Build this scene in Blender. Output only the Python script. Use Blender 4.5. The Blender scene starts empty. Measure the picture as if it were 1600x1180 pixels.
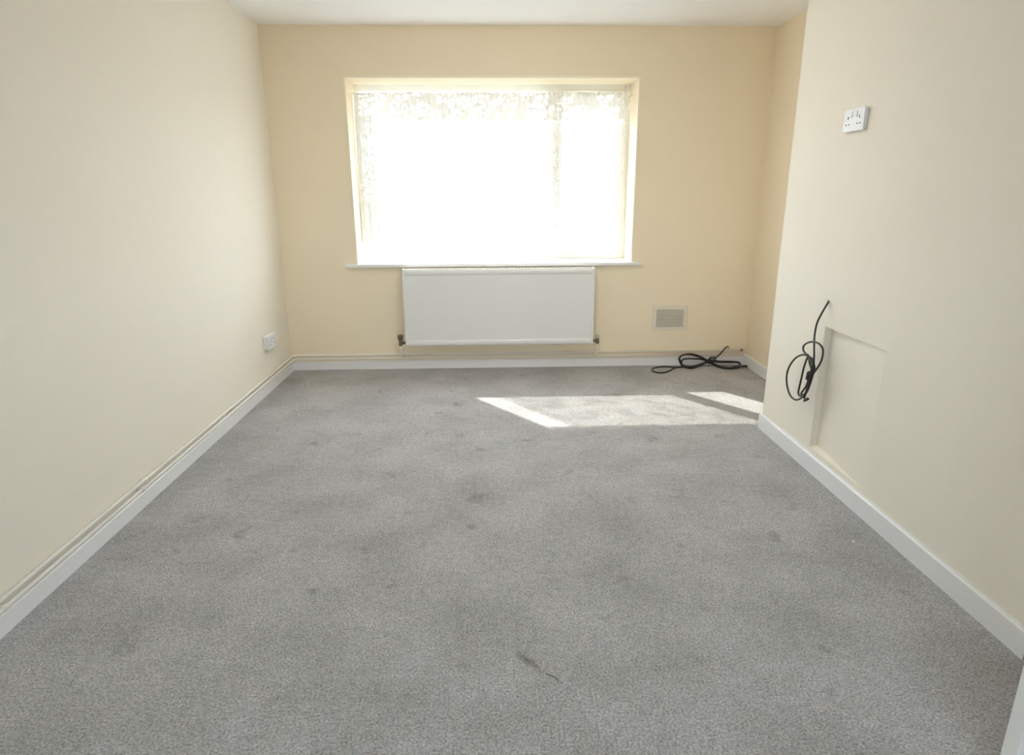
import bpy, bmesh, math, random
from mathutils import Vector, Matrix, noise
random.seed(7)
S = bpy.context.scene
COL = S.collection

# ------------------------------------------------------------------ camera
CAM_H = 1.32177
YAW, PITCH, ROLL, FPX = 0.03181, 0.28417, -0.00479, 997.57
cy_, sy_, cp_, sp_ = math.cos(YAW), math.sin(YAW), math.cos(PITCH), math.sin(PITCH)
FWD = Vector((sy_*cp_, cy_*cp_, -sp_))
_r0 = Vector((cy_, -sy_, 0)); _u0 = _r0.cross(FWD)
RIGHT = math.cos(ROLL)*_r0 + math.sin(ROLL)*_u0
UP = -math.sin(ROLL)*_r0 + math.cos(ROLL)*_u0
cam_data = bpy.data.cameras.new('camera'); cam = bpy.data.objects.new('camera', cam_data); COL.objects.link(cam)
cam_data.sensor_fit = 'HORIZONTAL'; cam_data.sensor_width = 36.0
cam_data.lens = 36.0*FPX/1600.0
cam_data.clip_start = 0.02; cam_data.clip_end = 500
M = Matrix((RIGHT, UP, -FWD)).transposed().to_4x4(); M.translation = Vector((0, 0, CAM_H))
cam.matrix_world = M
S.camera = cam

# ------------------------------------------------------------------ sky, sun, exposure
world = bpy.data.worlds.new('sky'); S.world = world; world.use_nodes = True
_n = world.node_tree.nodes; _l = world.node_tree.links
for n in list(_n): _n.remove(n)
_o = _n.new('ShaderNodeOutputWorld'); _b = _n.new('ShaderNodeBackground')
_b.inputs['Color'].default_value = (0.86, 0.93, 1.0, 1); _b.inputs['Strength'].default_value = 7.2
_l.new(_b.outputs[0], _o.inputs[0])
SUN_DIR = Vector((0.73, -1.0, -1.175)).normalized()
sun_data = bpy.data.lights.new('sun', 'SUN'); sun_data.energy = 6.2; sun_data.angle = math.radians(0.6)
sun_data.color = (1.0, 0.93, 0.82)
sun = bpy.data.objects.new('sun', sun_data); COL.objects.link(sun)
sun.rotation_euler = SUN_DIR.to_track_quat('-Z', 'Y').to_euler(); sun.location = (-4, 10, 7)
S.view_settings.view_transform = 'Standard'; S.view_settings.look = 'None'
S.view_settings.exposure = 0.65; S.view_settings.gamma = 1.0; S.view_settings.use_curve_mapping = False
S.cycles.use_denoising = True
S.cycles.max_bounces = 24; S.cycles.diffuse_bounces = 16; S.cycles.transparent_max_bounces = 24
S.cycles.sample_clamp_indirect = 12.0
S.cycles.caustics_reflective = False; S.cycles.caustics_refractive = False

# ------------------------------------------------------------------ helpers
def dirpx(x, y):
    return FWD + (x-800)/FPX*RIGHT - (y-590)/FPX*UP

def on_plane(px, py, axis, val):
    """the room point seen at a place of the photograph, on the plane axis = val"""
    d = dirpx(px, py); o = Vector((0, 0, CAM_H))
    return o + d*((val-o[axis])/d[axis])

def add_box(bm, x0, x1, y0, y1, z0, z1, bevel=0.0, seg=2):
    r = bmesh.ops.create_cube(bm, size=1.0)
    vs = r['verts']
    for v in vs:
        v.co = Vector((x0+(v.co.x+.5)*(x1-x0), y0+(v.co.y+.5)*(y1-y0), z0+(v.co.z+.5)*(z1-z0)))
    if bevel > 0:
        es = list({e for v in vs for e in v.link_edges})
        bmesh.ops.bevel(bm, geom=es, offset=bevel, segments=seg, affect='EDGES', profile=0.5)
    return bm

def smooth_path(pts, n=8, closed=False):
    P = [Vector(p) for p in pts]; out = []
    m = len(P)
    for i in range(m if closed else m-1):
        if closed:
            a, b, c, d = P[(i-1) % m], P[i], P[(i+1) % m], P[(i+2) % m]
        else:
            a, b, c, d = P[max(i-1, 0)], P[i], P[i+1], P[min(i+2, m-1)]
        for k in range(n):
            t = k/n
            out.append(0.5*((2*b)+(c-a)*t+(2*a-5*b+4*c-d)*t*t+(3*b-a-3*c+d)*t**3))
    if not closed: out.append(P[-1])
    return out

def add_tube(bm, path, r, sides=10, radii=None):
    path = [Vector(p) for p in path]
    q = [path[0]]
    for p in path[1:]:
        if (p-q[-1]).length > 1e-5: q.append(p)
    path = q
    t0 = (path[1]-path[0]).normalized()
    up = Vector((0, 0, 1)) if abs(t0.z) < .9 else Vector((1, 0, 0))
    nrm = t0.cross(up).normalized(); rings = []
    for i, p in enumerate(path):
        t = (path[min(i+1, len(path)-1)]-path[max(i-1, 0)]).normalized()
        nrm = (nrm - t*nrm.dot(t)).normalized(); bn = t.cross(nrm)
        rr = radii[i] if radii else r
        rings.append([bm.verts.new(p+rr*(math.cos(2*math.pi*k/sides)*nrm+math.sin(2*math.pi*k/sides)*bn)) for k in range(sides)])
    for a, b in zip(rings, rings[1:]):
        for k in range(sides):
            f = bm.faces.new((a[k], a[(k+1) % sides], b[(k+1) % sides], b[k])); f.smooth = True
    bm.faces.new(rings[0][::-1]); bm.faces.new(rings[-1])

def add_lathe(bm, prof, origin, axis, sides=20):
    """prof: (distance along axis, radius)"""
    origin = Vector(origin); axis = Vector(axis).normalized()
    up = Vector((0, 0, 1)) if abs(axis.z) < .9 else Vector((1, 0, 0))
    u = axis.cross(up).normalized(); v = axis.cross(u)
    rings = [[bm.verts.new(origin+axis*d+r*(math.cos(2*math.pi*k/sides)*u+math.sin(2*math.pi*k/sides)*v)) for k in range(sides)] for d, r in prof]
    for a, b in zip(rings, rings[1:]):
        for k in range(sides):
            bm.faces.new((a[k], b[k], b[(k+1) % sides], a[(k+1) % sides])).smooth = True
    bm.faces.new(rings[0][::-1]); bm.faces.new(rings[-1])

def add_extrusion(bm, prof, frame):
    """sweep a closed profile of (u, v) between two frames (origin, U, V)"""
    rs = []
    for (o, U, V) in frame:
        rs.append([bm.verts.new(Vector(o)+Vector(U)*a+Vector(V)*b) for a, b in prof])
    n = len(prof)
    for A, B in zip(rs, rs[1:]):
        for k in range(n):
            bm.faces.new((A[k], A[(k+1) % n], B[(k+1) % n], B[k]))
    bm.faces.new(rs[0][::-1]); bm.faces.new(rs[-1])

def obj(name, bm, mat, parent=None, fix=True):
    if fix: bmesh.ops.recalc_face_normals(bm, faces=bm.faces[:])
    me = bpy.data.meshes.new(name); bm.to_mesh(me); bm.free()
    me.materials.append(mat)
    o = bpy.data.objects.new(name, me); COL.objects.link(o)
    if parent is not None:
        o.parent = parent
        o.matrix_parent_inverse = Matrix.Translation(-parent.location)
    return o

def thing(name, label, cat, loc, group=None, kind=None):
    o = bpy.data.objects.new(name, None); COL.objects.link(o); o.location = loc
    o.empty_display_size = .05
    return tag(o, label, cat, group, kind)

def tag(o, label, cat, group=None, kind=None):
    o['label'] = label; o['category'] = cat
    if group: o['group'] = group
    if kind: o['kind'] = kind
    return o

def struct(name, bm, mat, label, cat):
    return tag(obj(name, bm, mat), label, cat, None, 'structure')

# ------------------------------------------------------------------ materials
def material(name, color, rough=0.6, metal=0.0, spec=0.5, bump=None, vary=None):
    m = bpy.data.materials.new(name); m.use_nodes = True
    nt = m.node_tree; N = nt.nodes; L = nt.links
    b = N['Principled BSDF']
    b.inputs['Base Color'].default_value = (*color, 1); b.inputs['Roughness'].default_value = rough
    b.inputs['Metallic'].default_value = metal; b.inputs['Specular IOR Level'].default_value = spec
    tc = N.new('ShaderNodeTexCoord')
    if vary:
        sc, amt = vary
        no = N.new('ShaderNodeTexNoise'); no.inputs['Scale'].default_value = sc; no.inputs['Detail'].default_value = 4
        L.new(tc.outputs['Object'], no.inputs['Vector'])
        mx = N.new('ShaderNodeMix'); mx.data_type = 'RGBA'
        mx.inputs[6].default_value = (*[c*(1-amt) for c in color], 1); mx.inputs[7].default_value = (*[min(1, c*(1+amt)) for c in color], 1)
        L.new(no.outputs['Fac'], mx.inputs[0]); L.new(mx.outputs[2], b.inputs['Base Color'])
    if bump:
        sc, st, dist = bump
        no = N.new('ShaderNodeTexNoise'); no.inputs['Scale'].default_value = sc; no.inputs['Detail'].default_value = 5
        L.new(tc.outputs['Object'], no.inputs['Vector'])
        bp = N.new('ShaderNodeBump'); bp.inputs['Strength'].default_value = st; bp.inputs['Distance'].default_value = dist
        L.new(no.outputs['Fac'], bp.inputs['Height']); L.new(bp.outputs[0], b.inputs['Normal'])
    return m

WALL_RGB = (0.82, 0.778, 0.692)
m_wall = material('magnolia_paint', WALL_RGB, 0.75, spec=0.25, bump=(9, .25, .01), vary=(2.5, .012))
m_bounce_tint = material('magnolia_warm_bounce', (0.84, 0.74, 0.575), 0.75, spec=0.25, bump=(9, .25, .01), vary=(2.5, .012))  # same magnolia as the other walls, warm bounced light put into the colour
m_ceil = material('white_ceiling_paint', (0.90, 0.90, 0.91), 0.85, spec=0.2, bump=(20, .2, .004))
m_gloss = material('white_gloss_paint', (0.79, 0.80, 0.82), 0.32, bump=(40, .15, .002))
m_pipe = material('painted_pipe', (0.80, 0.79, 0.75), 0.4, vary=(15, .06))
m_rad = material('white_radiator_enamel', (0.76, 0.77, 0.77), 0.35)
m_grille = material('grille_enamel', (0.70, 0.70, 0.69), 0.4)
m_upvc = material('white_window_plastic', (0.83, 0.83, 0.80), 0.3)
m_bead = material('cream_bead', (0.86, 0.80, 0.64), 0.6)
m_plastic = material('white_plastic', (0.76, 0.78, 0.80), 0.35)
m_grey_plastic = material('grey_plastic', (0.42, 0.43, 0.42), 0.4)
m_dark = material('dark_hole', (0.03, 0.03, 0.03), 0.7)
m_vent = material('vent_plastic', (0.74, 0.70, 0.60), 0.45)
m_cable = material('black_cable', (0.018, 0.016, 0.016), 0.45)
m_brass = material('brass_connector', (0.45, 0.33, 0.14), 0.35, metal=.9)
m_steel = material('dull_valve_metal', (0.20, 0.17, 0.13), 0.45, metal=.6)
m_door = material('white_door_paint', (0.78, 0.79, 0.80), 0.35)
m_out = material('worn_paving', (0.20, 0.20, 0.18), 0.9, vary=(1.5, .1))
m_lint = material('grey_lint', (0.05, 0.05, 0.045), 0.9)
m_white_fluff = material('white_fluff', (0.85, 0.85, 0.85), 0.9)

def carpet():
    m = bpy.data.materials.new('grey_carpet'); m.use_nodes = True
    nt = m.node_tree; N = nt.nodes; L = nt.links; b = N['Principled BSDF']
    b.inputs['Roughness'].default_value = 0.95; b.inputs['Specular IOR Level'].default_value = 0.1
    tc = N.new('ShaderNodeTexCoord')
    def nz(scale, detail, rough=.5):
        n = N.new('ShaderNodeTexNoise'); n.inputs['Scale'].default_value = scale
        n.inputs['Detail'].default_value = detail; n.inputs['Roughness'].default_value = rough
        L.new(tc.outputs['Object'], n.inputs['Vector']); return n
    def ramp(src, stops):
        r = N.new('ShaderNodeValToRGB'); e = r.color_ramp.elements
        e[0].position, e[0].color = stops[0][0], (*stops[0][1], 1)
        e[1].position, e[1].color = stops[-1][0], (*stops[-1][1], 1)
        for p, c in stops[1:-1]:
            x = e.new(p); x.color = (*c, 1)
        L.new(src, r.inputs[0]); return r
    def mul(a, bb, fac=1.0):
        x = N.new('ShaderNodeMix'); x.data_type = 'RGBA'; x.blend_type = 'MULTIPLY'; x.inputs[0].default_value = fac
        L.new(a, x.inputs[6]); L.new(bb, x.inputs[7]); return x.outputs[2]
    tuft = nz(150, 3, .65)
    base = ramp(tuft.outputs['Fac'], [(.29, (.225, .223, .228)), (.5, (.435, .434, .449)), (.71, (.655, .655, .674))])
    mid = nz(38, 4, .6)
    midr = ramp(mid.outputs['Fac'], [(.3, (.86, .86, .86)), (.7, (1.1, 1.1, 1.1))])
    big = nz(3.2, 3, .55)
    bigr = ramp(big.outputs['Fac'], [(.30, (.84, .84, .82)), (.62, (1.05, 1.05, 1.05))])
    blot = nz(7.5, 2, .5)
    blotr = ramp(blot.outputs['Fac'], [(.24, (.74, .74, .72)), (.36, (1, 1, 1))])
    c = mul(mul(mul(base.outputs[0], midr.outputs[0]), bigr.outputs[0]), blotr.outputs[0])
    # one dark scuff with a shape of its own
    mp = N.new('ShaderNodeMapping'); mp.vector_type = 'TEXTURE'
    mp.inputs['Location'].default_value = (0.093, 1.56, 0); mp.inputs['Rotation'].default_value = (0, 0, math.radians(-52)); mp.inputs['Scale'].default_value = (.075, .020, 1)
    L.new(tc.outputs['Object'], mp.inputs[0])
    wob = N.new('ShaderNodeVectorMath'); wob.operation = 'ADD'
    wn = nz(30, 3)
    L.new(mp.outputs[0], wob.inputs[0]); L.new(wn.outputs['Color'], wob.inputs[1])
    off = N.new('ShaderNodeVectorMath'); off.operation = 'SUBTRACT'; off.inputs[1].default_value = (.5, .5, .5)
    L.new(wob.outputs[0], off.inputs[0])
    sx = N.new('ShaderNodeVectorMath'); sx.operation = 'MULTIPLY'; sx.inputs[1].default_value = (1, 1, 0); L.new(off.outputs[0], sx.inputs[0])
    ln = N.new('ShaderNodeVectorMath'); ln.operation = 'LENGTH'; L.new(sx.outputs[0], ln.inputs[0])
    st = ramp(ln.outputs['Value'], [(.3, (.62, .62, .58)), (1.0, (1, 1, 1))])
    c = mul(c, st.outputs[0])
    L.new(c, b.inputs['Base Color'])
    bp = N.new('ShaderNodeBump'); bp.inputs['Strength'].default_value = .9; bp.inputs['Distance'].default_value = .006
    L.new(tuft.outputs['Fac'], bp.inputs['Height'])
    bp2 = N.new('ShaderNodeBump'); bp2.inputs['Strength'].default_value = .35; bp2.inputs['Distance'].default_value = .03
    L.new(blot.outputs['Fac'], bp2.inputs['Height']); L.new(bp.outputs[0], bp2.inputs['Normal'])
    L.new(bp2.outputs[0], b.inputs['Normal'])
    return m
m_carpet = carpet()

def glass():
    m = bpy.data.materials.new('window_glass'); m.use_nodes = True
    nt = m.node_tree; N = nt.nodes; L = nt.links
    N.remove(N['Principled BSDF'])
    t = N.new('ShaderNodeBsdfTransparent'); t.inputs[0].default_value = (.95, .97, .97, 1)
    g = N.new('ShaderNodeBsdfGlossy'); g.inputs['Roughness'].default_value = .02
    mx = N.new('ShaderNodeMixShader')
    mx.inputs[0].default_value = .045; L.new(t.outputs[0], mx.inputs[1]); L.new(g.outputs[0], mx.inputs[2])
    L.new(mx.outputs[0], N['Material Output'].inputs[0])
    return m
m_glass = glass()

def net(name, open_fac, lace_fac, scale, glow=.22, line=.05):
    """woven net: threads let part of the light through, lace motifs are denser"""
    m = bpy.data.materials.new(name); m.use_nodes = True
    nt = m.node_tree; N = nt.nodes; L = nt.links
    N.remove(N['Principled BSDF'])
    tc = N.new('ShaderNodeTexCoord')
    vo = N.new('ShaderNodeTexVoronoi'); vo.feature = 'DISTANCE_TO_EDGE'; vo.inputs['Scale'].default_value = scale
    mp = N.new('ShaderNodeMapping'); mp.inputs['Scale'].default_value = (1, .2, 1)
    L.new(tc.outputs['Object'], mp.inputs[0])
    no = N.new('ShaderNodeTexNoise'); no.inputs['Scale'].default_value = scale*.36; no.inputs['Detail'].default_value = 3
    L.new(mp.outputs[0], no.inputs['Vector']); L.new(mp.outputs[0], vo.inputs['Vector'])
    r1 = N.new('ShaderNodeValToRGB'); r1.color_ramp.elements[0].position = line; r1.color_ramp.elements[1].position = line*2+.03
    r1.color_ramp.elements[0].color = (1, 1, 1, 1); r1.color_ramp.elements[1].color = (0, 0, 0, 1)
    L.new(vo.outputs['Distance'], r1.inputs[0])
    r2 = N.new('ShaderNodeValToRGB'); r2.color_ramp.elements[0].position = .50; r2.color_ramp.elements[1].position = .58
    L.new(no.outputs['Fac'], r2.inputs[0])
    mxx = N.new('ShaderNodeMath'); mxx.operation = 'MAXIMUM'; L.new(r1.outputs[0], mxx.inputs[0]); L.new(r2.outputs[0], mxx.inputs[1])
    mr = N.new('ShaderNodeMapRange'); mr.inputs[3].default_value = 1-open_fac; mr.inputs[4].default_value = 1-lace_fac
    L.new(mxx.outputs[0], mr.inputs[0])
    t = N.new('ShaderNodeBsdfTransparent')
    d = N.new('ShaderNodeBsdfDiffuse'); d.inputs[0].default_value = (.86, .86, .84, 1)
    tl = N.new('ShaderNodeBsdfTranslucent'); tl.inputs[0].default_value = (.86, .86, .84, 1)
    m1 = N.new('ShaderNodeMixShader'); m1.inputs[0].default_value = glow
    L.new(d.outputs[0], m1.inputs[1]); L.new(tl.outputs[0], m1.inputs[2])
    m2 = N.new('ShaderNodeMixShader'); L.new(mr.outputs[0], m2.inputs[0]); L.new(t.outputs[0], m2.inputs[1]); L.new(m1.outputs[0], m2.inputs[2])
    L.new(m2.outputs[0], N['Material Output'].inputs[0])
    return m
m_net = net('white_net', .72, .38, 34)
m_bunch = net('bunched_white_net', .11, .01, 22, .05, .08)
m_fine = net('fine_white_net', .88, .74, 30)
m_lace = net('white_lace', .50, .015, 19, .07, .09)

# ------------------------------------------------------------------ room dimensions
XL, XR, XC = -1.542, 1.990, 1.546          # left wall, alcove wall, chimney breast face
YB, YF = 4.820, 5.100                      # back wall face, window frame face
YO = 5.205                                 # outer face of the outside wall
YC0, YC1 = 1.520, 3.412                    # chimney breast near and far ends
YR = -1.30                                 # wall behind
H = 2.40
WX0, WX1, WZ0, WZ1 = -0.985, 1.050, 0.806, 2.073   # window opening
T = 0.25

# floor, ceiling
bm = bmesh.new(); add_box(bm, XL-.3, XR+1.6, YR-.3, YB+.2, -.12, 0)
struct('floor', bm, m_carpet, 'grey cut pile carpet covering the whole room floor', 'carpet')
bm = bmesh.new(); add_box(bm, XL-.3, XR+1.6, YR-.3, YO, H, H+.2)
struct('ceiling', bm, m_ceil, 'plain white painted ceiling', 'ceiling')

# back wall round the window opening, with its reveal
def wall_with_hole(y0, y1, x0, x1, hx0, hx1, hz0, hz1, zt=H, zb=-.1):
    bm = bmesh.new()
    X = [x0, hx0, hx1, x1]; Z = [zb, hz0, hz1, zt]
    V = {}
    for s, y in ((0, y0), (1, y1)):
        for i, x in enumerate(X):
            for j, z in enumerate(Z): V[s, i, j] = bm.verts.new((x, y, z))
    for s in (0, 1):
        for i in range(3):
            for j in range(3):
                if (i, j) != (1, 1):
                    bm.faces.new((V[s, i, j], V[s, i+1, j], V[s, i+1, j+1], V[s, i, j+1]))
    def q(a, b): bm.faces.new((V[0, *a], V[0, *b], V[1, *b], V[1, *a]))
    for a, b in (((1, 1), (2, 1)), ((2, 1), (2, 2)), ((2, 2), (1, 2)), ((1, 2), (1, 1))): q(a, b)
    for i in range(3): q((i, 0), (i+1, 0)); q((i, 3), (i+1, 3))
    for j in range(3): q((0, j), (0, j+1)); q((3, j), (3, j+1))
    return bm
struct('wall_back', wall_with_hole(YB, YO, XL-.25, XR+.3, WX0, WX1, WZ0, WZ1), m_bounce_tint,
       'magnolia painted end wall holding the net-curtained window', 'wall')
bm = bmesh.new(); add_box(bm, XL-T, XL, YR-.3, YB, -.1, H)
struct('wall_left', bm, m_wall, 'long plain magnolia wall with pipes along its foot', 'wall')
# alcove wall in two lengths round the doorway
DY0, DY1, DZ = 0.28, 1.13, 2.03
bm = bmesh.new()
add_box(bm, XR, XR+.12, DY1, YB, -.1, H); add_box(bm, XR, XR+.12, YR-.3, DY0, -.1, H); add_box(bm, XR, XR+.12, DY0, DY1, DZ, H)
struct('wall_right', bm, m_bounce_tint, 'magnolia alcove wall set back behind the chimney breast', 'wall')
bm = bmesh.new()
add_box(bm, XR+1.3, XR+1.4, YR-.3, 2.4, -.1, H); add_box(bm, XR+.12, XR+1.4, 2.3, 2.4, -.1, H); add_box(bm, XR+.12, XR+1.4, YR-.3, YR-.2, -.1, H)
struct('wall_hall', bm, m_wall, 'magnolia hallway wall beyond the door', 'wall')
# wall behind the viewpoint, with an added window for fill light
RX0, RX1, RZ0, RZ1 = -.70, .98, 0.85, 2.05
struct('wall_rear', wall_with_hole(YR-.25, YR, XL-.25, XR+.2, RX0, RX1, RZ0, RZ1), m_wall,
       'magnolia wall with an added fill-light window, facing the real one', 'wall')

# chimney breast with the blocked fireplace: a shallow sunk board
bm = bmesh.new()
FY0, FY1, FZ0, FZ1 = 2.385, 2.858, 0.112, 0.712
dep_far, dep_near = 0.034, 0.003
Y = [YC0, FY0, FY1, YC1]; Z = [-.1, FZ0, FZ1, H]
V = {(i, j): bm.verts.new((XC, Y[i], Z[j])) for i in range(4) for j in range(4)}
for i in range(3):
    for j in range(3):
        if (i, j) != (1, 1): bm.faces.new((V[i, j], V[i+1, j], V[i+1, j+1], V[i, j+1]))
b00 = bm.verts.new((XC+dep_near, FY0, FZ0)); b10 = bm.verts.new((XC+dep_far, FY1, FZ0+.012))
b11 = bm.verts.new((XC+dep_far, FY1, FZ1)); b01 = bm.verts.new((XC+dep_near, FY0, FZ1))
bm.faces.new((b00, b10, b11, b01))
for A, B, a, b in ((V[1, 1], V[2, 1], b00, b10), (V[2, 1], V[2, 2], b10, b11), (V[2, 2], V[1, 2], b11, b01), (V[1, 2], V[1, 1], b01, b00)):
    bm.faces.new((A, B, b, a))
for y, ii in ((YC1, 3), (YC0, 0)):
    e0 = bm.verts.new((XR+.02, y, -.1)); e1 = bm.verts.new((XR+.02, y, H))
    bm.faces.new((V[ii, 0], V[ii, 1], V[ii, 2], V[ii, 3], e1, e0))
struct('wall_chimney', bm, m_wall, 'pale magnolia chimney breast with a sunken patched panel low down', 'wall')

# ------------------------------------------------------------------ skirting boards
def skirting(name, a, b, n, h, label, mat=m_gloss, t=0.013):
    """board from a to b on the floor; n points into the room"""
    bm = bmesh.new(); n = Vector(n)
    prof = [(0, 0), (t, 0), (t, h-.006), (t-.004, h-.001), (t-.008, h), (0, h)]
    add_extrusion(bm, prof, [((*a, 0), n, (0, 0, 1)), ((*b, 0), n, (0, 0, 1))])
    return struct(name, bm, mat, label, 'skirting board')
skirting('baseboard_back', (XL+.001, YB), (XR, YB), (0, -1, 0), .066, 'low white skirting board under the window wall pipes')
skirting('baseboard_left', (XL, YR), (XL, YB-.001), (1, 0, 0), .068, 'low white skirting board along the plain long wall')
skirting('baseboard_right', (XR, YC1), (XR, YB-.014), (-1, 0, 0), .085, 'short white skirting board in the alcove by the coiled cable')
bm = bmesh.new()
t = .013; hh = .088
prof = [(0, 0), (t, 0), (t, hh-.006), (t-.005, hh), (0, hh)]
add_extrusion(bm, prof, [((XC, YC0, 0), (-1, -1, 0), (0, 0, 1)), ((XC, YC1, 0), (-1, 1, 0), (0, 0, 1)), ((XR-.014, YC1, 0), (0, 1, 0), (0, 0, 1))])
struct('baseboard_chimney', bm, m_gloss, 'white skirting board wrapping the foot of the chimney breast', 'skirting board')
bm = bmesh.new()
random.seed(3)
yy = YC0+.01
while yy < YC1-.02:
    ln = random.uniform(.05, .14); w = random.uniform(.002, .006)
    add_box(bm, XC-.003-w*.4, XC, yy, min(yy+ln, YC1-.01), hh-.001, hh+w, .001, 1); yy += ln*.9
struct('trim_1', bm, m_gloss, 'uneven bead of filler along the chimney breast skirting top', 'filler')

# ------------------------------------------------------------------ window
GX0, GX1, GZ0, GZ1 = -0.955, 1.012, 0.858, 2.026
win = bpy.data.objects.new('window_1', None); COL.objects.link(win); win.location = (0.03, YF, WZ0)
tag(win, 'large white-framed window, wide fixed pane beside one opening sash', 'window', None, 'structure')
bm = bmesh.new()
fy0, fy1 = YF, YF+.065
add_box(bm, WX0-.03, GX0, fy0, fy1, WZ0-.02, WZ1+.02, .004); add_box(bm, GX1, WX1+.03, fy0, fy1, WZ0-.02, WZ1+.02, .004)
add_box(bm, GX0, GX1, fy0, fy1, GZ1, WZ1+.02, .004); add_box(bm, GX0, GX1, fy0, fy1, WZ0-.02, GZ0, .004)
add_box(bm, .43, .50, fy0, fy1, GZ0, GZ1, .004)
obj('window_frame', bm, m_upvc, win)
bm = bmesh.new()
sx0, sx1, sw = .497, GX1+.004, .048
add_box(bm, sx0, sx0+sw, fy0-.012, fy1-.01, GZ0-.006, GZ1+.006, .004); add_box(bm, sx1-sw, sx1, fy0-.012, fy1-.01, GZ0-.006, GZ1+.006, .004)
add_box(bm, sx0+sw, sx1-sw, fy0-.012, fy1-.01, GZ1-.03, GZ1+.006, .004); add_box(bm, sx0+sw, sx1-sw, fy0-.012, fy1-.01, GZ0-.006, GZ0+.042, .004)
sash = obj('window_sash', bm, m_upvc, win)
bm = bmesh.new(); add_box(bm, .44, sx0+.01, YF+.03, YF+.036, GZ0, GZ1); bm.free()
bm = bmesh.new(); add_box(bm, GX0-.005, .435, YF+.03, YF+.036, GZ0-.005, GZ1+.005); obj('pane', bm, m_glass, win)
bm = bmesh.new(); add_box(bm, sx0+sw-.004, sx1-sw+.004, YF+.024, YF+.030, GZ0+.036, GZ1-.026); obj('pane', bm, m_glass, sash)
bm = bmesh.new()
add_box(bm, sx0+.013, sx0+.035, YF-.022, YF-.011, 1.33, 1.42, .003)
add_tube(bm, smooth_path([(sx0+.024, YF-.018, 1.385), (sx0+.024, YF-.046, 1.385), (sx0+.024, YF-.05, 1.36), (sx0+.024, YF-.05, 1.27)], 5), .008)
hd = obj('sash_handle', bm, m_upvc, sash)
# plaster bead round the reveal edge
bm = bmesh.new()
pr = [(0, 0), (.014, 0), (.014, .003), (.011, .005), (.0, .005)]
add_extrusion(bm, pr, [((WX0, YB, WZ0), (-1, 0, 0), (0, -1, 0)), ((WX0, YB, WZ1), (-1, 0, 1), (0, -1, 0)),
                       ((WX1, YB, WZ1), (1, 0, 1), (0, -1, 0)), ((WX1, YB, WZ0), (1, 0, 0), (0, -1, 0))])
struct('trim_2', bm, m_bead, 'thin cream plaster bead round the window recess edge', 'trim')
# window board
bm = bmesh.new()
add_box(bm, -1.072, 1.128, 4.788, YB+.002, .783, .807, .005, 3)
add_box(bm, WX0+.002, WX1-.002, YB-.004, YF+.004, .783, .807)
struct('trim_3', bm, m_gloss, 'white window board projecting above the radiator', 'window sill')
# outside sill
bm = bmesh.new(); add_box(bm, WX0, WX1, fy1, YO+.04, .76, .815, .005)
struct('trim_4', bm, m_upvc, 'white outside sill under the curtained window', 'window sill')

# added window behind the viewpoint, lets sky light fill the room
added_win = bpy.data.objects.new('added_window', None); COL.objects.link(added_win); added_win.location = (0.15, YR-.15, RZ0)
tag(added_win, 'added white-framed window in the unseen wall behind, two clear lights, for fill light', 'window', None, 'structure')
bm = bmesh.new()
ry0, ry1 = YR-.18, YR-.12
for a, b in ((RX0, RX0+.05), (RX1-.05, RX1), (.125, .175)): add_box(bm, a, b, ry0, ry1, RZ0, RZ1, .004)
for a, b in ((RZ0, RZ0+.05), (RZ1-.05, RZ1)): add_box(bm, RX0+.05, RX1-.05, ry0, ry1, a, b, .004)
obj('window_frame', bm, m_upvc, added_win)
bm = bmesh.new(); add_box(bm, RX0+.04, RX1-.04, YR-.152, YR-.147, RZ0+.04, RZ1-.04); obj('pane', bm, m_glass, added_win)

# ground outside
bm = bmesh.new(); add_box(bm, -60, 60, -60, 90, -.5, -.35)
struct('ground', bm, m_out, 'paved ground outside the house', 'ground')

# ------------------------------------------------------------------ curtains
def curtain_mesh(x0, x1, z0, z1, y, amp, wave, seed, scallop=0.0, flare=0.0):
    bm = bmesh.new(); rnd = random.Random(seed)
    ph = [rnd.uniform(0, 6.28) for _ in range(5)]
    nx = max(20, int((x1-x0)/.006)); nz_ = 26
    G = []
    for i in range(nx+1):
        u = i/nx; x = x0+u*(x1-x0); row = []
        for j in range(nz_+1):
            v = j/nz_
            zb = z0 + scallop*abs(math.sin(x*math.pi/.085))
            z = zb+(z1-zb)*v
            w = math.sin(6.28*x/wave+ph[0]+.5*math.sin(6.28*x/.31+ph[1])) + .5*math.sin(6.28*x/(wave*.61)+ph[2]+1.2*v) + .3*math.sin(6.28*x/.23+ph[3])
            pinch = 1.0-.45*math.exp(-((v-.955)/.02)**2)
            row.append(bm.verts.new((x+flare*u*v+.004*math.sin(3*v+ph[4]+x*40), y+amp*w*pinch*(.75+.35*(1-v)), z)))
        G.append(row)
    for a, b in zip(G, G[1:]):
        for j in range(nz_):
            bm.faces.new((a[j], b[j], b[j+1], a[j+1])).smooth = True
    return bm
rod = bmesh.new(); add_tube(rod, [(WX0, YF-.046, 2.003), (WX1, YF-.046, 2.003)], .003, 8)
for x in (WX0+.004, WX1-.004): add_lathe(rod, [(-.004, .008), (.004, .008)], (x, YF-.046, 2.003), (1, 0, 0), 12)
tag(obj('curtain_wire', rod, m_upvc), 'thin white stretched wire across the top of the window recess', 'curtain wire')
val = thing('lace_valance', 'short patterned lace strip across the top of the whole window', 'curtain', (0.03, YF-.046, 1.82))
obj('lace', curtain_mesh(-.805, 1.035, 1.815, 2.014, YF-.060, .005, .06, 4, .012), m_lace, val, False)
nc = thing('net_curtain', 'long sheer net curtain over the wide fixed pane', 'curtain', (-.16, YF-.03, .9))
obj('net', curtain_mesh(-.70, .525, .895, 2.008, YF-.031, .005, .085, 9), m_net, nc, False)
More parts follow.
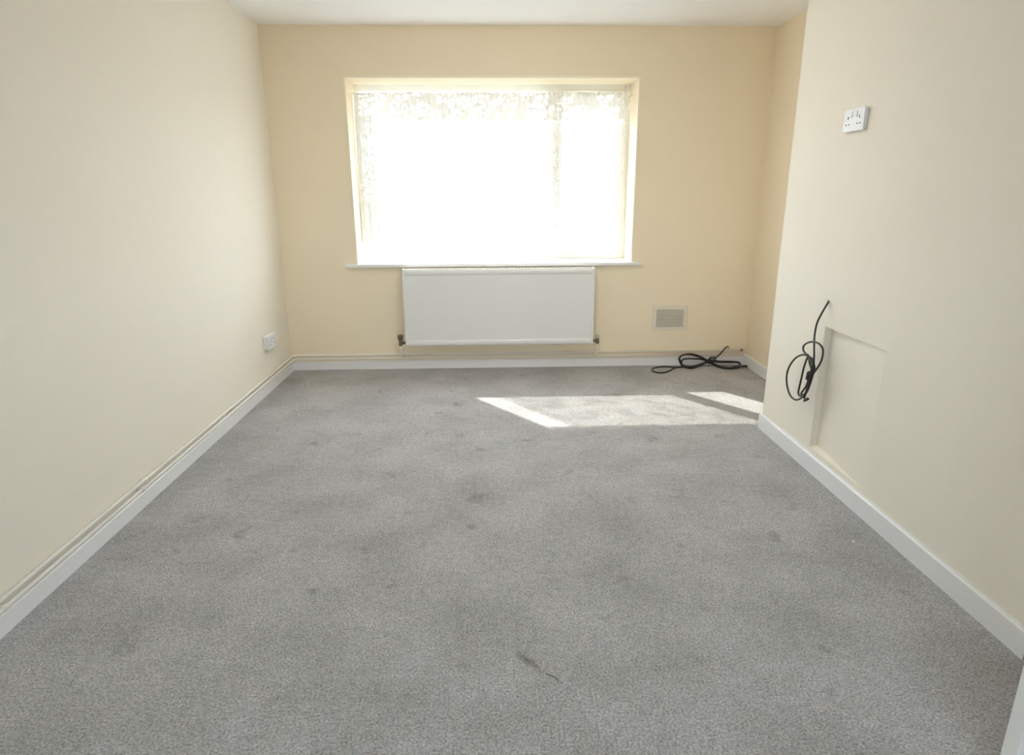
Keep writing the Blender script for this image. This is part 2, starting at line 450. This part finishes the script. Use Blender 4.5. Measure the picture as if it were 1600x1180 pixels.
nf = thing('net_curtain', 'fine sheer net curtain over the opening sash', 'curtain', (.78, YF-.03, .9))
obj('net', curtain_mesh(.535, 1.02, .905, 2.008, YF-.031, .005, .11, 21), m_fine, nf, False)
ng = thing('net_curtain', 'narrow bunched end of net curtain hanging in the recess corner beside the fixed pane', 'curtain', (-.93, YF-.04, .97))
obj('net', curtain_mesh(-.982, -.842, .945, 2.010, YF-.05, .014, .034, 12, 0, .018), m_bunch, ng, False)

# ------------------------------------------------------------------ radiator
RXa, RXb, RZa, RZb, RYf, RYb = -.652, .768, .203, .776, 4.703, 4.778
rad = thing('radiator', 'wide white panel radiator hung under the window', 'radiator', ((RXa+RXb)/2, RYb, RZa))
bm = bmesh.new()
ix0, ix1 = RXa+.022, RXb-.022
# front face: flat field between pressed ridges
prof = [(RYb-.02, RZa+.012), (RYf+.012, RZa), (RYf+.003, RZa+.006), (RYf, RZa+.018), (RYf+.001, RZa+.034), (RYf+.006, RZa+.040), (RYf+.007, RZa+.046),
        (RYf+.007, RZb-.046), (RYf+.005, RZb-.040), (RYf+.001, RZb-.034), (RYf, RZb-.02), (RYf+.004, RZb-.008), (RYf+.012, RZb-.004), (RYb-.02, RZb-.008)]
for xa, xb in ((ix0, ix1),):
    va = [bm.verts.new((xa, y, z)) for y, z in prof]; vb = [bm.verts.new((xb, y, z)) for y, z in prof]
    n = len(prof)
    for k in range(n): bm.faces.new((va[k], va[(k+1) % n], vb[(k+1) % n], vb[k]))
    bm.faces.new(va); bm.faces.new(vb[::-1])
obj('front_panel', bm, m_rad, rad)
bm = bmesh.new(); add_box(bm, ix0+.02, ix1-.02, RYb-.012, RYb, RZa+.01, RZb-.012, .004); obj('rear_panel', bm, m_rad, rad)
for xa, xb in ((RXa, ix0+.002), (ix1-.002, RXb)):
    bm = bmesh.new(); add_box(bm, xa, xb, RYf+.004, RYb-.002, RZa+.004, RZb, .006, 3); obj('side_cover', bm, m_rad, rad)
bm = bmesh.new()
add_box(bm, ix0, ix1, RYf+.010, RYf+.016, RZb-.012, RZb, .001, 1); add_box(bm, ix0, ix1, RYb-.014, RYb-.008, RZb-.012, RZb, .001, 1)
x = ix0+.012
while x < ix1:
    add_box(bm, x-.004, x+.004, RYf+.015, RYb-.012, RZb-.008, RZb-.002); x += .024
obj('top_grille', bm, m_grille, rad)
for x in (-.45, .57):
    bm = bmesh.new(); add_box(bm, x-.02, x+.02, RYb-.002, YB-.0025, RZa+.05, RZb-.08, .002); obj('wall_bracket', bm, m_rad, rad)
# valves
def valve(x, s, tall):
    bm = bmesh.new(); y = 4.742
    zc = .222
    add_tube(bm, [(x-s*.012, y, zc), (x+s*.045, y, zc)], .010, 14)
    add_lathe(bm, [(-.024, .010), (-.020, .014), (-.008, .014), (-.006, .011), (.010, .013), (.018, .013)], (x, y, zc), (0, 0, 1), 16)
    add_lathe(bm, [(0, .013), (.006, .013), (.006, .011), (.012, .011)], (x+s*.012, y, zc), (s, 0, 0), 6)
    v = obj('valve', bm, m_steel, rad)
    v['label'] = 'dull brown metal valve'
    bm = bmesh.new()
    if tall: add_lathe(bm, [(.016, .014), (.022, .018), (.046, .021), (.058, .022), (.062, .018)], (x, y, zc), (0, 0, 1), 18)
    else: add_lathe(bm, [(.016, .012), (.020, .014), (.040, .013), (.045, .010)], (x, y, zc), (0, 0, 1), 18)
    c = obj('valve_cap', bm, m_steel if tall else m_grey_plastic, v)
    bm = bmesh.new()
    add_tube(bm, smooth_path([(x, y, zc-.02), (x, y, .165), (x, y+.012, .14), (x, 4.779, .115), (x, 4.781, .092)], 6), .0075, 12)
    obj('pipe_tail', bm, m_pipe, v)
valve(-.692, 1, True); valve(.806, -1, False)

# ------------------------------------------------------------------ heating pipes with clips
def run(name, z, r, off, label, xend, ys):
    p = thing(name, label, 'pipe', (XL+off, YB-off, z), 'heating pipes above the skirting')
    R = .03
    pts = [Vector((XL+off, YR+.01, z)), Vector((XL+off, YB-off-R, z))]
    for k in range(1, 6):
        a = math.pi/2*k/6
        pts.append(Vector((XL+off+R*(1-math.cos(a)), YB-off-R+R*math.sin(a), z)))
    pts += [Vector((XL+off+R, YB-off, z)), Vector((xend, YB-off, z))]
    bm = bmesh.new(); add_tube(bm, pts, r, 12); obj('pipe_run', bm, m_pipe, p)
    for (ax, v) in ys:
        bm = bmesh.new()
        c = (XL+off, v, z) if ax == 'y' else (v, YB-off, z)
        ax_ = (0, 1, 0) if ax == 'y' else (1, 0, 0)
        add_lathe(bm, [(-.008, r+.001), (-.006, r+.0035), (.006, r+.0035), (.008, r+.001)], c, ax_, 14)
        if ax == 'y':
            add_box(bm, XL, XL+off, v-.007, v+.007, z-.006, z+.006, .002)
            add_box(bm, XL+off+.006, XL+off+.013, v-.003, v+.003, z-.003, z+.003, .001)
        else:
            add_box(bm, v-.007, v+.007, YB-off, YB, z-.006, z+.006, .002)
        obj('pipe_clip', bm, m_pipe, p)
    return p
run('heating_pipe', .089, .0075, .021, 'lower painted heating pipe resting along the skirting top', XR-.02,
    [('y', 1.75), ('y', 2.568), ('y', 3.545), ('x', -.50), ('x', .18), ('x', 1.05)])
up = run('heating_pipe', .117, .0075, .017, 'upper painted heating pipe running just above its twin', XR-.035,
    [('y', 2.60), ('y', 3.58), ('y', 4.573), ('x', -.24), ('x', .55)])
bm = bmesh.new(); add_lathe(bm, [(-.012, .006), (-.010, .0095), (.004, .0095), (.008, .007)], (XR-.035, YB-.017, .117), (1, 0, 0), 14)
obj('end_cap', bm, m_steel, up)['label'] = 'dark metal end cap'

# ------------------------------------------------------------------ air vent
VX0, VX1, VZ0, VZ1 = 1.240, 1.503, .282, .476
vt = thing('air_vent', 'small cream louvred air vent low on the end wall', 'air vent', ((VX0+VX1)/2, YB, VZ0))
bm = bmesh.new()
fx0, fx1, fz0, fz1 = VX0+.028, VX1-.024, VZ0+.022, VZ1-.036
for a in ((VX0, fx0, VZ0, VZ1), (fx1, VX1, VZ0, VZ1), (fx0-.002, fx1+.002, fz1, VZ1), (fx0-.002, fx1+.002, VZ0, fz0)):
    add_box(bm, a[0], a[1], YB-.012, YB, a[2], a[3], .003)
obj('vent_frame', bm, m_vent, vt)
bm = bmesh.new(); add_box(bm, fx0, fx1, YB-.0025, YB, fz0, fz1); obj('vent_backing', bm, m_grey_plastic, vt)
bm = bmesh.new(); n = 9
for k in range(n):
    z = fz0+(k+.5)*(fz1-fz0)/n; d = (fz1-fz0)/n*.42
    vs = [bm.verts.new(c) for c in ((fx0, YB-.002, z+d), (fx1, YB-.002, z+d), (fx1, YB-.012, z-d), (fx0, YB-.012, z-d),
                                    (fx0, YB-.0005, z+d-.003), (fx1, YB-.0005, z+d-.003), (fx1, YB-.0105, z-d-.003), (fx0, YB-.0105, z-d-.003))]
    for f in ((0, 1, 2, 3), (7, 6, 5, 4), (0, 4, 5, 1), (3, 2, 6, 7), (0, 3, 7, 4), (1, 5, 6, 2)): bm.faces.new([vs[i] for i in f])
obj('louvres', bm, material('louvre_plastic', (.58, .55, .49), .5), vt)

# ------------------------------------------------------------------ sockets
def socket(name, label, origin, U, N_, w, h, depth):
    """U along the wall, N_ out of it, z up; origin at the plate's middle on the wall"""
    o = Vector(origin); U = Vector(U); N_ = Vector(N_); Z = Vector((0, 0, 1))
    t = thing(name, label, 'power socket', o)
    def box(bm, u0, u1, z0, z1, n0, n1, bev=.002):
        b2 = bmesh.new(); add_box(b2, u0, u1, n0, n1, z0, z1, bev)
        for v in b2.verts: v.co = o + U*v.co.x + N_*v.co.y + Z*v.co.z
        me = bpy.data.meshes.new('t'); b2.to_mesh(me); b2.free(); bm.from_mesh(me); bpy.data.meshes.remove(me)
    bm = bmesh.new(); box(bm, -w/2+.003, w/2-.003, -h/2+.003, h/2-.003, 0, depth-.009, .003); obj('back_box', bm, m_plastic, t)
    bm = bmesh.new(); box(bm, -w/2, w/2, -h/2, h/2, depth-.009, depth, .0035); pl = obj('face_plate', bm, m_plastic, t)
    for s in (-1, 1):
        bm = bmesh.new(); box(bm, s*.018*w/.146-.008, s*.018*w/.146+.008, .010, .034, depth-.001, depth+.004, .0015); obj('rocker_switch', bm, m_plastic, pl)
        bm = bmesh.new(); c = s*.040*w/.146
        box(bm, c-.0028, c+.0028, .004, .015, depth-.001, depth+.0006, 0)
        for q in (-1, 1): box(bm, c+q*.011-.0035, c+q*.011+.0035, -.019, -.014, depth-.001, depth+.0006, 0)
        obj('pin_holes', bm, m_dark, pl)
        bm = bmesh.new(); box(bm, s*.060*w/.146-.002, s*.060*w/.146+.002, -.002, .002, depth-.001, depth+.0008, .0005); obj('screw', bm, m_grey_plastic, pl)
    return t
socket('power_socket', 'white double socket with rocker switches high on the chimney breast', (XC, 2.824, 1.602), (0, -1, 0), (-1, 0, 0), .158, .092, .018)
socket('power_socket', 'white surface-mounted socket low on the long wall near the corner', (XL, 4.335, .338), (0, 1, 0), (1, 0, 0), .160, .096, .034)

# ------------------------------------------------------------------ hanging cable on the chimney breast
def W6(pts, off):
    """crop pixels of the photograph onto the plane OFF in front of the chimney breast"""
    out = []
    for i, p in enumerate(pts):
        o = off(i/(len(pts)-1)) if callable(off) else off
        if len(p) == 3: o = p[2]
        out.append(on_plane(1180+p[0]/4.214, 440+p[1]/4.214, 0, XC-o))
    return out
cb = thing('hanging_cable', 'thin black cable coiled and hanging from a hole in the chimney breast', 'cable', on_plane(1294, 472, 0, XC), None)
bm = bmesh.new()
a = [(486, 128, -.01), (480, 138, .006), (462, 168, .022), (435, 215, .034), (412, 262, .038), (398, 310, .04), (390, 370, .042), (388, 440, .044), (388, 500, .046), (384, 548, .046),
     (372, 620, .046), (356, 690, .044), (335, 735, .04), (300, 770, .038), (262, 778, .038), (228, 745, .04), (209, 680, .04), (208, 615, .042), (225, 560, .044), (262, 508, .046), (305, 484, .05),
     (340, 488, .052), (368, 515, .052), (388, 552, .05), (376, 620, .048), (352, 700, .046), (325, 742, .044), (298, 754, .042), (284, 735, .042), (292, 690, .044), (306, 630, .046), (318, 575, .05),
     (338, 515, .053), (350, 488, .053), (330, 474, .053), (316, 448, .052), (322, 420, .05), (350, 402, .05), (385, 397, .05), (418, 408, .05), (442, 436, .05), (447, 470, .05), (436, 520, .05), (412, 565, .05),
     (384, 605, .05), (362, 660, .048), (345, 715, .046), (318, 748, .044), (304, 735, .044), (335, 690, .046), (352, 640, .05), (366, 590, .053), (380, 555, .055), (386, 530, .055), (372, 505, .055), (352, 492, .055)]
add_tube(bm, smooth_path(W6(a, .04), 6), .0046, 8)
obj('cable_run', bm, m_cable, cb)
bm = bmesh.new()
b_ = [(352, 492, .055), (360, 540, .058), (372, 580, .058), (362, 630, .056), (348, 690, .052), (330, 740, .05), (322, 768, .05)]
add_tube(bm, smooth_path(W6(b_, .04), 6), .0055, 8)
obj('cable_run', bm, m_cable, cb)
for d_, o_ in ((5, .0), (-6, .004), (10, -.004)):
    bm = bmesh.new()
    c_ = [(345+d_*.4, 520, .05+o_), (330+d_, 585, .05+o_), (316+d_*.6, 650, .048+o_), (302+d_, 715, .046+o_), (312+d_*.5, 748, .045+o_), (336+d_*.3, 728, .047+o_), (356+d_*.5, 675, .05+o_), (372+d_*.6, 620, .052+o_), (386+d_*.4, 572, .054+o_), (378+d_*.4, 535, .055+o_), (352, 500, .055)]
    if d_ == 5: c_ = c_[4:]
    if d_ == -6: c_ = c_[5:]
    if d_ == 10: c_ = c_[5:]
    add_tube(bm, smooth_path(W6(c_, .04), 6), .0048, 8); obj('cable_run', bm, m_cable, cb)
p0, p1 = W6([(322, 785, .05)], .05)[0], W6([(348, 772, .05)], .05)[0]
bm = bmesh.new(); add_tube(bm, [W6([(322, 768, .05)], .05)[0], p0.lerp(p1, .15)], .003, 8); add_lathe(bm, [(0, .004), (.002, .007), ((p1-p0).length-.003, .007), ((p1-p0).length, .004)], p0, p1-p0, 14)
obj('plug', bm, m_cable, cb)
bm = bmesh.new()
c0, c1 = W6([(362, 600, .052)], .05)[0], W6([(352, 640, .05)], .05)[0]
add_lathe(bm, [(0, .013), (.003, .0145), ((c1-c0).length, .0145), ((c1-c0).length+.003, .013)], c0, c1-c0, 14)
obj('cable_tie', bm, m_cable, cb)
bm = bmesh.new(); add_lathe(bm, [(-.004, .007), (.0015, .007), (.002, .005)], on_plane(1294.5, 471.5, 0, XC), (-1, 0, 0), 14)
obj('grommet', bm, m_cable, cb)

# ------------------------------------------------------------------ coiled cable on the carpet in the corner
YS = YB-.043
def W7(pts, dz=0.0, dy=0.0):
    out = []
    for p in pts:
        px, py = 1000+p[0]/8, 530+p[1]/8
        q = on_plane(px, py, 2, .006+dz)
        if q.y > YS-dy: q = on_plane(px, py, 1, YS-dy)
        q.z = max(q.z, .006)
        out.append(q)
    return out
fc = thing('coiled_cable', 'black cable looped in a figure of eight on the carpet in the alcove corner', 'cable', on_plane(1107, 571, 2, 0))
loops = [
    [(850, 275), (780, 240), (700, 212), (630, 194), (560, 192), (512, 210), (488, 245), (500, 290), (530, 330), (600, 352), (680, 345), (760, 312), (850, 280), (900, 262), (980, 276), (1080, 278), (1180, 282), (1235, 292), (1252, 315), (1215, 348), (1130, 358), (1040, 350), (960, 325), (900, 296), (850, 275)],
    [(850, 285), (790, 258), (720, 248), (640, 245), (570, 248), (530, 262), (520, 300), (545, 342), (620, 362), (690, 350), (770, 318), (850, 288), (910, 282), (1000, 290), (1100, 292), (1190, 290), (1240, 300), (1240, 330), (1160, 352), (1080, 362), (1000, 352), (920, 318), (850, 285)],
    [(850, 270), (770, 225), (700, 198), (620, 186), (540, 198), (498, 232), (508, 285), (540, 325), (630, 345), (720, 325), (800, 298), (870, 290), (930, 310), (1000, 340), (1090, 366), (1200, 362), (1262, 345), (1322, 338)]]
for k, L_ in enumerate(loops):
    bm = bmesh.new(); add_tube(bm, smooth_path(W7(L_, .003*k, .009*k), 6), .0062, 8); obj('cable_loop', bm, m_cable, fc)
bm = bmesh.new()
tail = [(850, 285), (740, 330), (640, 345), (560, 348), (500, 350), (430, 350), (350, 345), (270, 346), (200, 354), (155, 372), (160, 398), (200, 415), (270, 421), (340, 408), (390, 385), (430, 362), (480, 350), (540, 345)]
add_tube(bm, smooth_path(W7(tail, .0, .012), 6), .0058, 8); obj('cable_tail', bm, m_cable, fc)
bm = bmesh.new()
lead = [(850, 268), (890, 240), (935, 240), (965, 222), (1005, 185), (1050, 142), (1085, 108)]
pl = W7(lead, 0, .004); pl[-1].y = YB-.026; pl[-2].y = YB-.038
add_tube(bm, smooth_path(pl, 6), .0050, 8); obj('cable_lead', bm, m_cable, fc)
bm = bmesh.new(); e = on_plane(1137, 542.3, 1, YB-.008)
add_lathe(bm, [(-.004, .006), (.0, .0105), (.014, .0105), (.016, .006)], e+Vector((0, .006, 0)), (0, -1, 0), 16)
obj('connector', bm, m_brass, fc)['label'] = 'brass coloured end connector'
bm = bmesh.new(); tp = W7([(880, 265), (900, 238)], 0, .02)
for q in ((845, 250), (880, 222), (930, 222), (940, 255), (880, 275)): pass
add_tube(bm, smooth_path(W7([(848, 300), (842, 265), (872, 240), (880, 225), (940, 225), (935, 262), (880, 300), (850, 305)], 0, .026), 5), .004, 8)
obj('cable_tie', bm, m_cable, fc)
q = W7([(1322, 338)], .006, .018)[0]
bm = bmesh.new(); add_lathe(bm, [(-.018, .006), (-.014, .0085), (.008, .0085), (.012, .005)], q, (1, .05, 0), 14)
obj('plug', bm, m_cable, fc)

# ------------------------------------------------------------------ bits on the carpet
bm = bmesh.new()
pts = [on_plane(x, y, 2, .004+.003*math.sin(i*1.3)) for i, (x, y) in enumerate(((853, 1052), (858, 1055), (864, 1057), (869, 1060), (873, 1064)))]
add_tube(bm, smooth_path(pts, 5), .0011, 6)
tag(obj('lint_strand', bm, m_lint), 'dark thread of lint beside the scuff on the near carpet', 'lint')
bm = bmesh.new()
c = on_plane(1333, 846, 2, .004)
bmesh.ops.create_icosphere(bm, subdivisions=2, radius=.005)
for v in bm.verts: v.co = c+v.co*(1+.4*noise.noise(v.co*400)); v.co.z = c.z+(v.co.z-c.z)*.7
tag(obj('fluff_speck', bm, m_white_fluff), 'tiny white speck of fluff on the carpet near the chimney breast', 'fluff')

# ------------------------------------------------------------------ added ceiling lamp, out of view, to fill walls and carpet
LX, LY = 0.20, 3.30
lm = thing('added_ceiling_light', 'added round opal ceiling light, out of view, brightening the room', 'ceiling light', (LX, LY, H))
bm = bmesh.new(); add_lathe(bm, [(0, .17), (.022, .17), (.026, .165)], (LX, LY, H-.001), (0, 0, -1), 40); obj('base_plate', bm, m_plastic, lm)
bm = bmesh.new(); add_lathe(bm, [(.026, .158), (.045, .155), (.068, .135), (.084, .095), (.091, .05), (.093, .01)], (LX, LY, H), (0, 0, -1), 40)
m_opal = bpy.data.materials.new('lit_opal_glass'); m_opal.use_nodes = True
_p = m_opal.node_tree.nodes['Principled BSDF']
_p.inputs['Base Color'].default_value = (.85, .85, .83, 1); _p.inputs['Emission Color'].default_value = (1.0, .94, .85, 1); _p.inputs['Emission Strength'].default_value = 30.0
obj('diffuser', bm, m_opal, lm)

# ------------------------------------------------------------------ open door at the near edge of the picture
door = bpy.data.objects.new('door_1', None); COL.objects.link(door); door.location = (XR-.02, DY1-.02, .008)
tag(door, 'white painted door standing open into the room', 'door', None, 'structure')
dx0, dx1, dy0, dy1 = XR-.85, XR-.02, DY1-.055, DY1-.015
bm = bmesh.new(); add_box(bm, dx0, dx1, dy0, dy1, .010, 1.985, .002)
leaf = obj('door_leaf', bm, m_door, door)
for z0, z1 in ((.18, .92), (1.06, 1.84)):
    bm = bmesh.new(); add_box(bm, dx0+.11, dx1-.11, dy0-.006, dy1+.006, z0, z1, .006, 2); obj('door_panel', bm, m_door, leaf)
for s, y in ((-1, dy0), (1, dy1)):
    bm = bmesh.new()
    add_lathe(bm, [(0, .025), (.006, .025), (.008, .009), (.04, .009), (.046, .018), (.06, .026), (.072, .018), (.075, .004)], (dx0+.06, y, 1.0), (0, s, 0), 20)
    obj('door_handle', bm, m_brass, leaf)
bm = bmesh.new()
for a in ((DY0-.06, DY0, 0, DZ+.06), (DY1, DY1+.06, 0, DZ+.06), (DY0, DY1, DZ, DZ+.06)):
    add_box(bm, XR-.016, XR, a[0], a[1], a[2], a[3], .003)
struct('trim_5', bm, m_door, 'white door surround on the alcove wall', 'door frame')
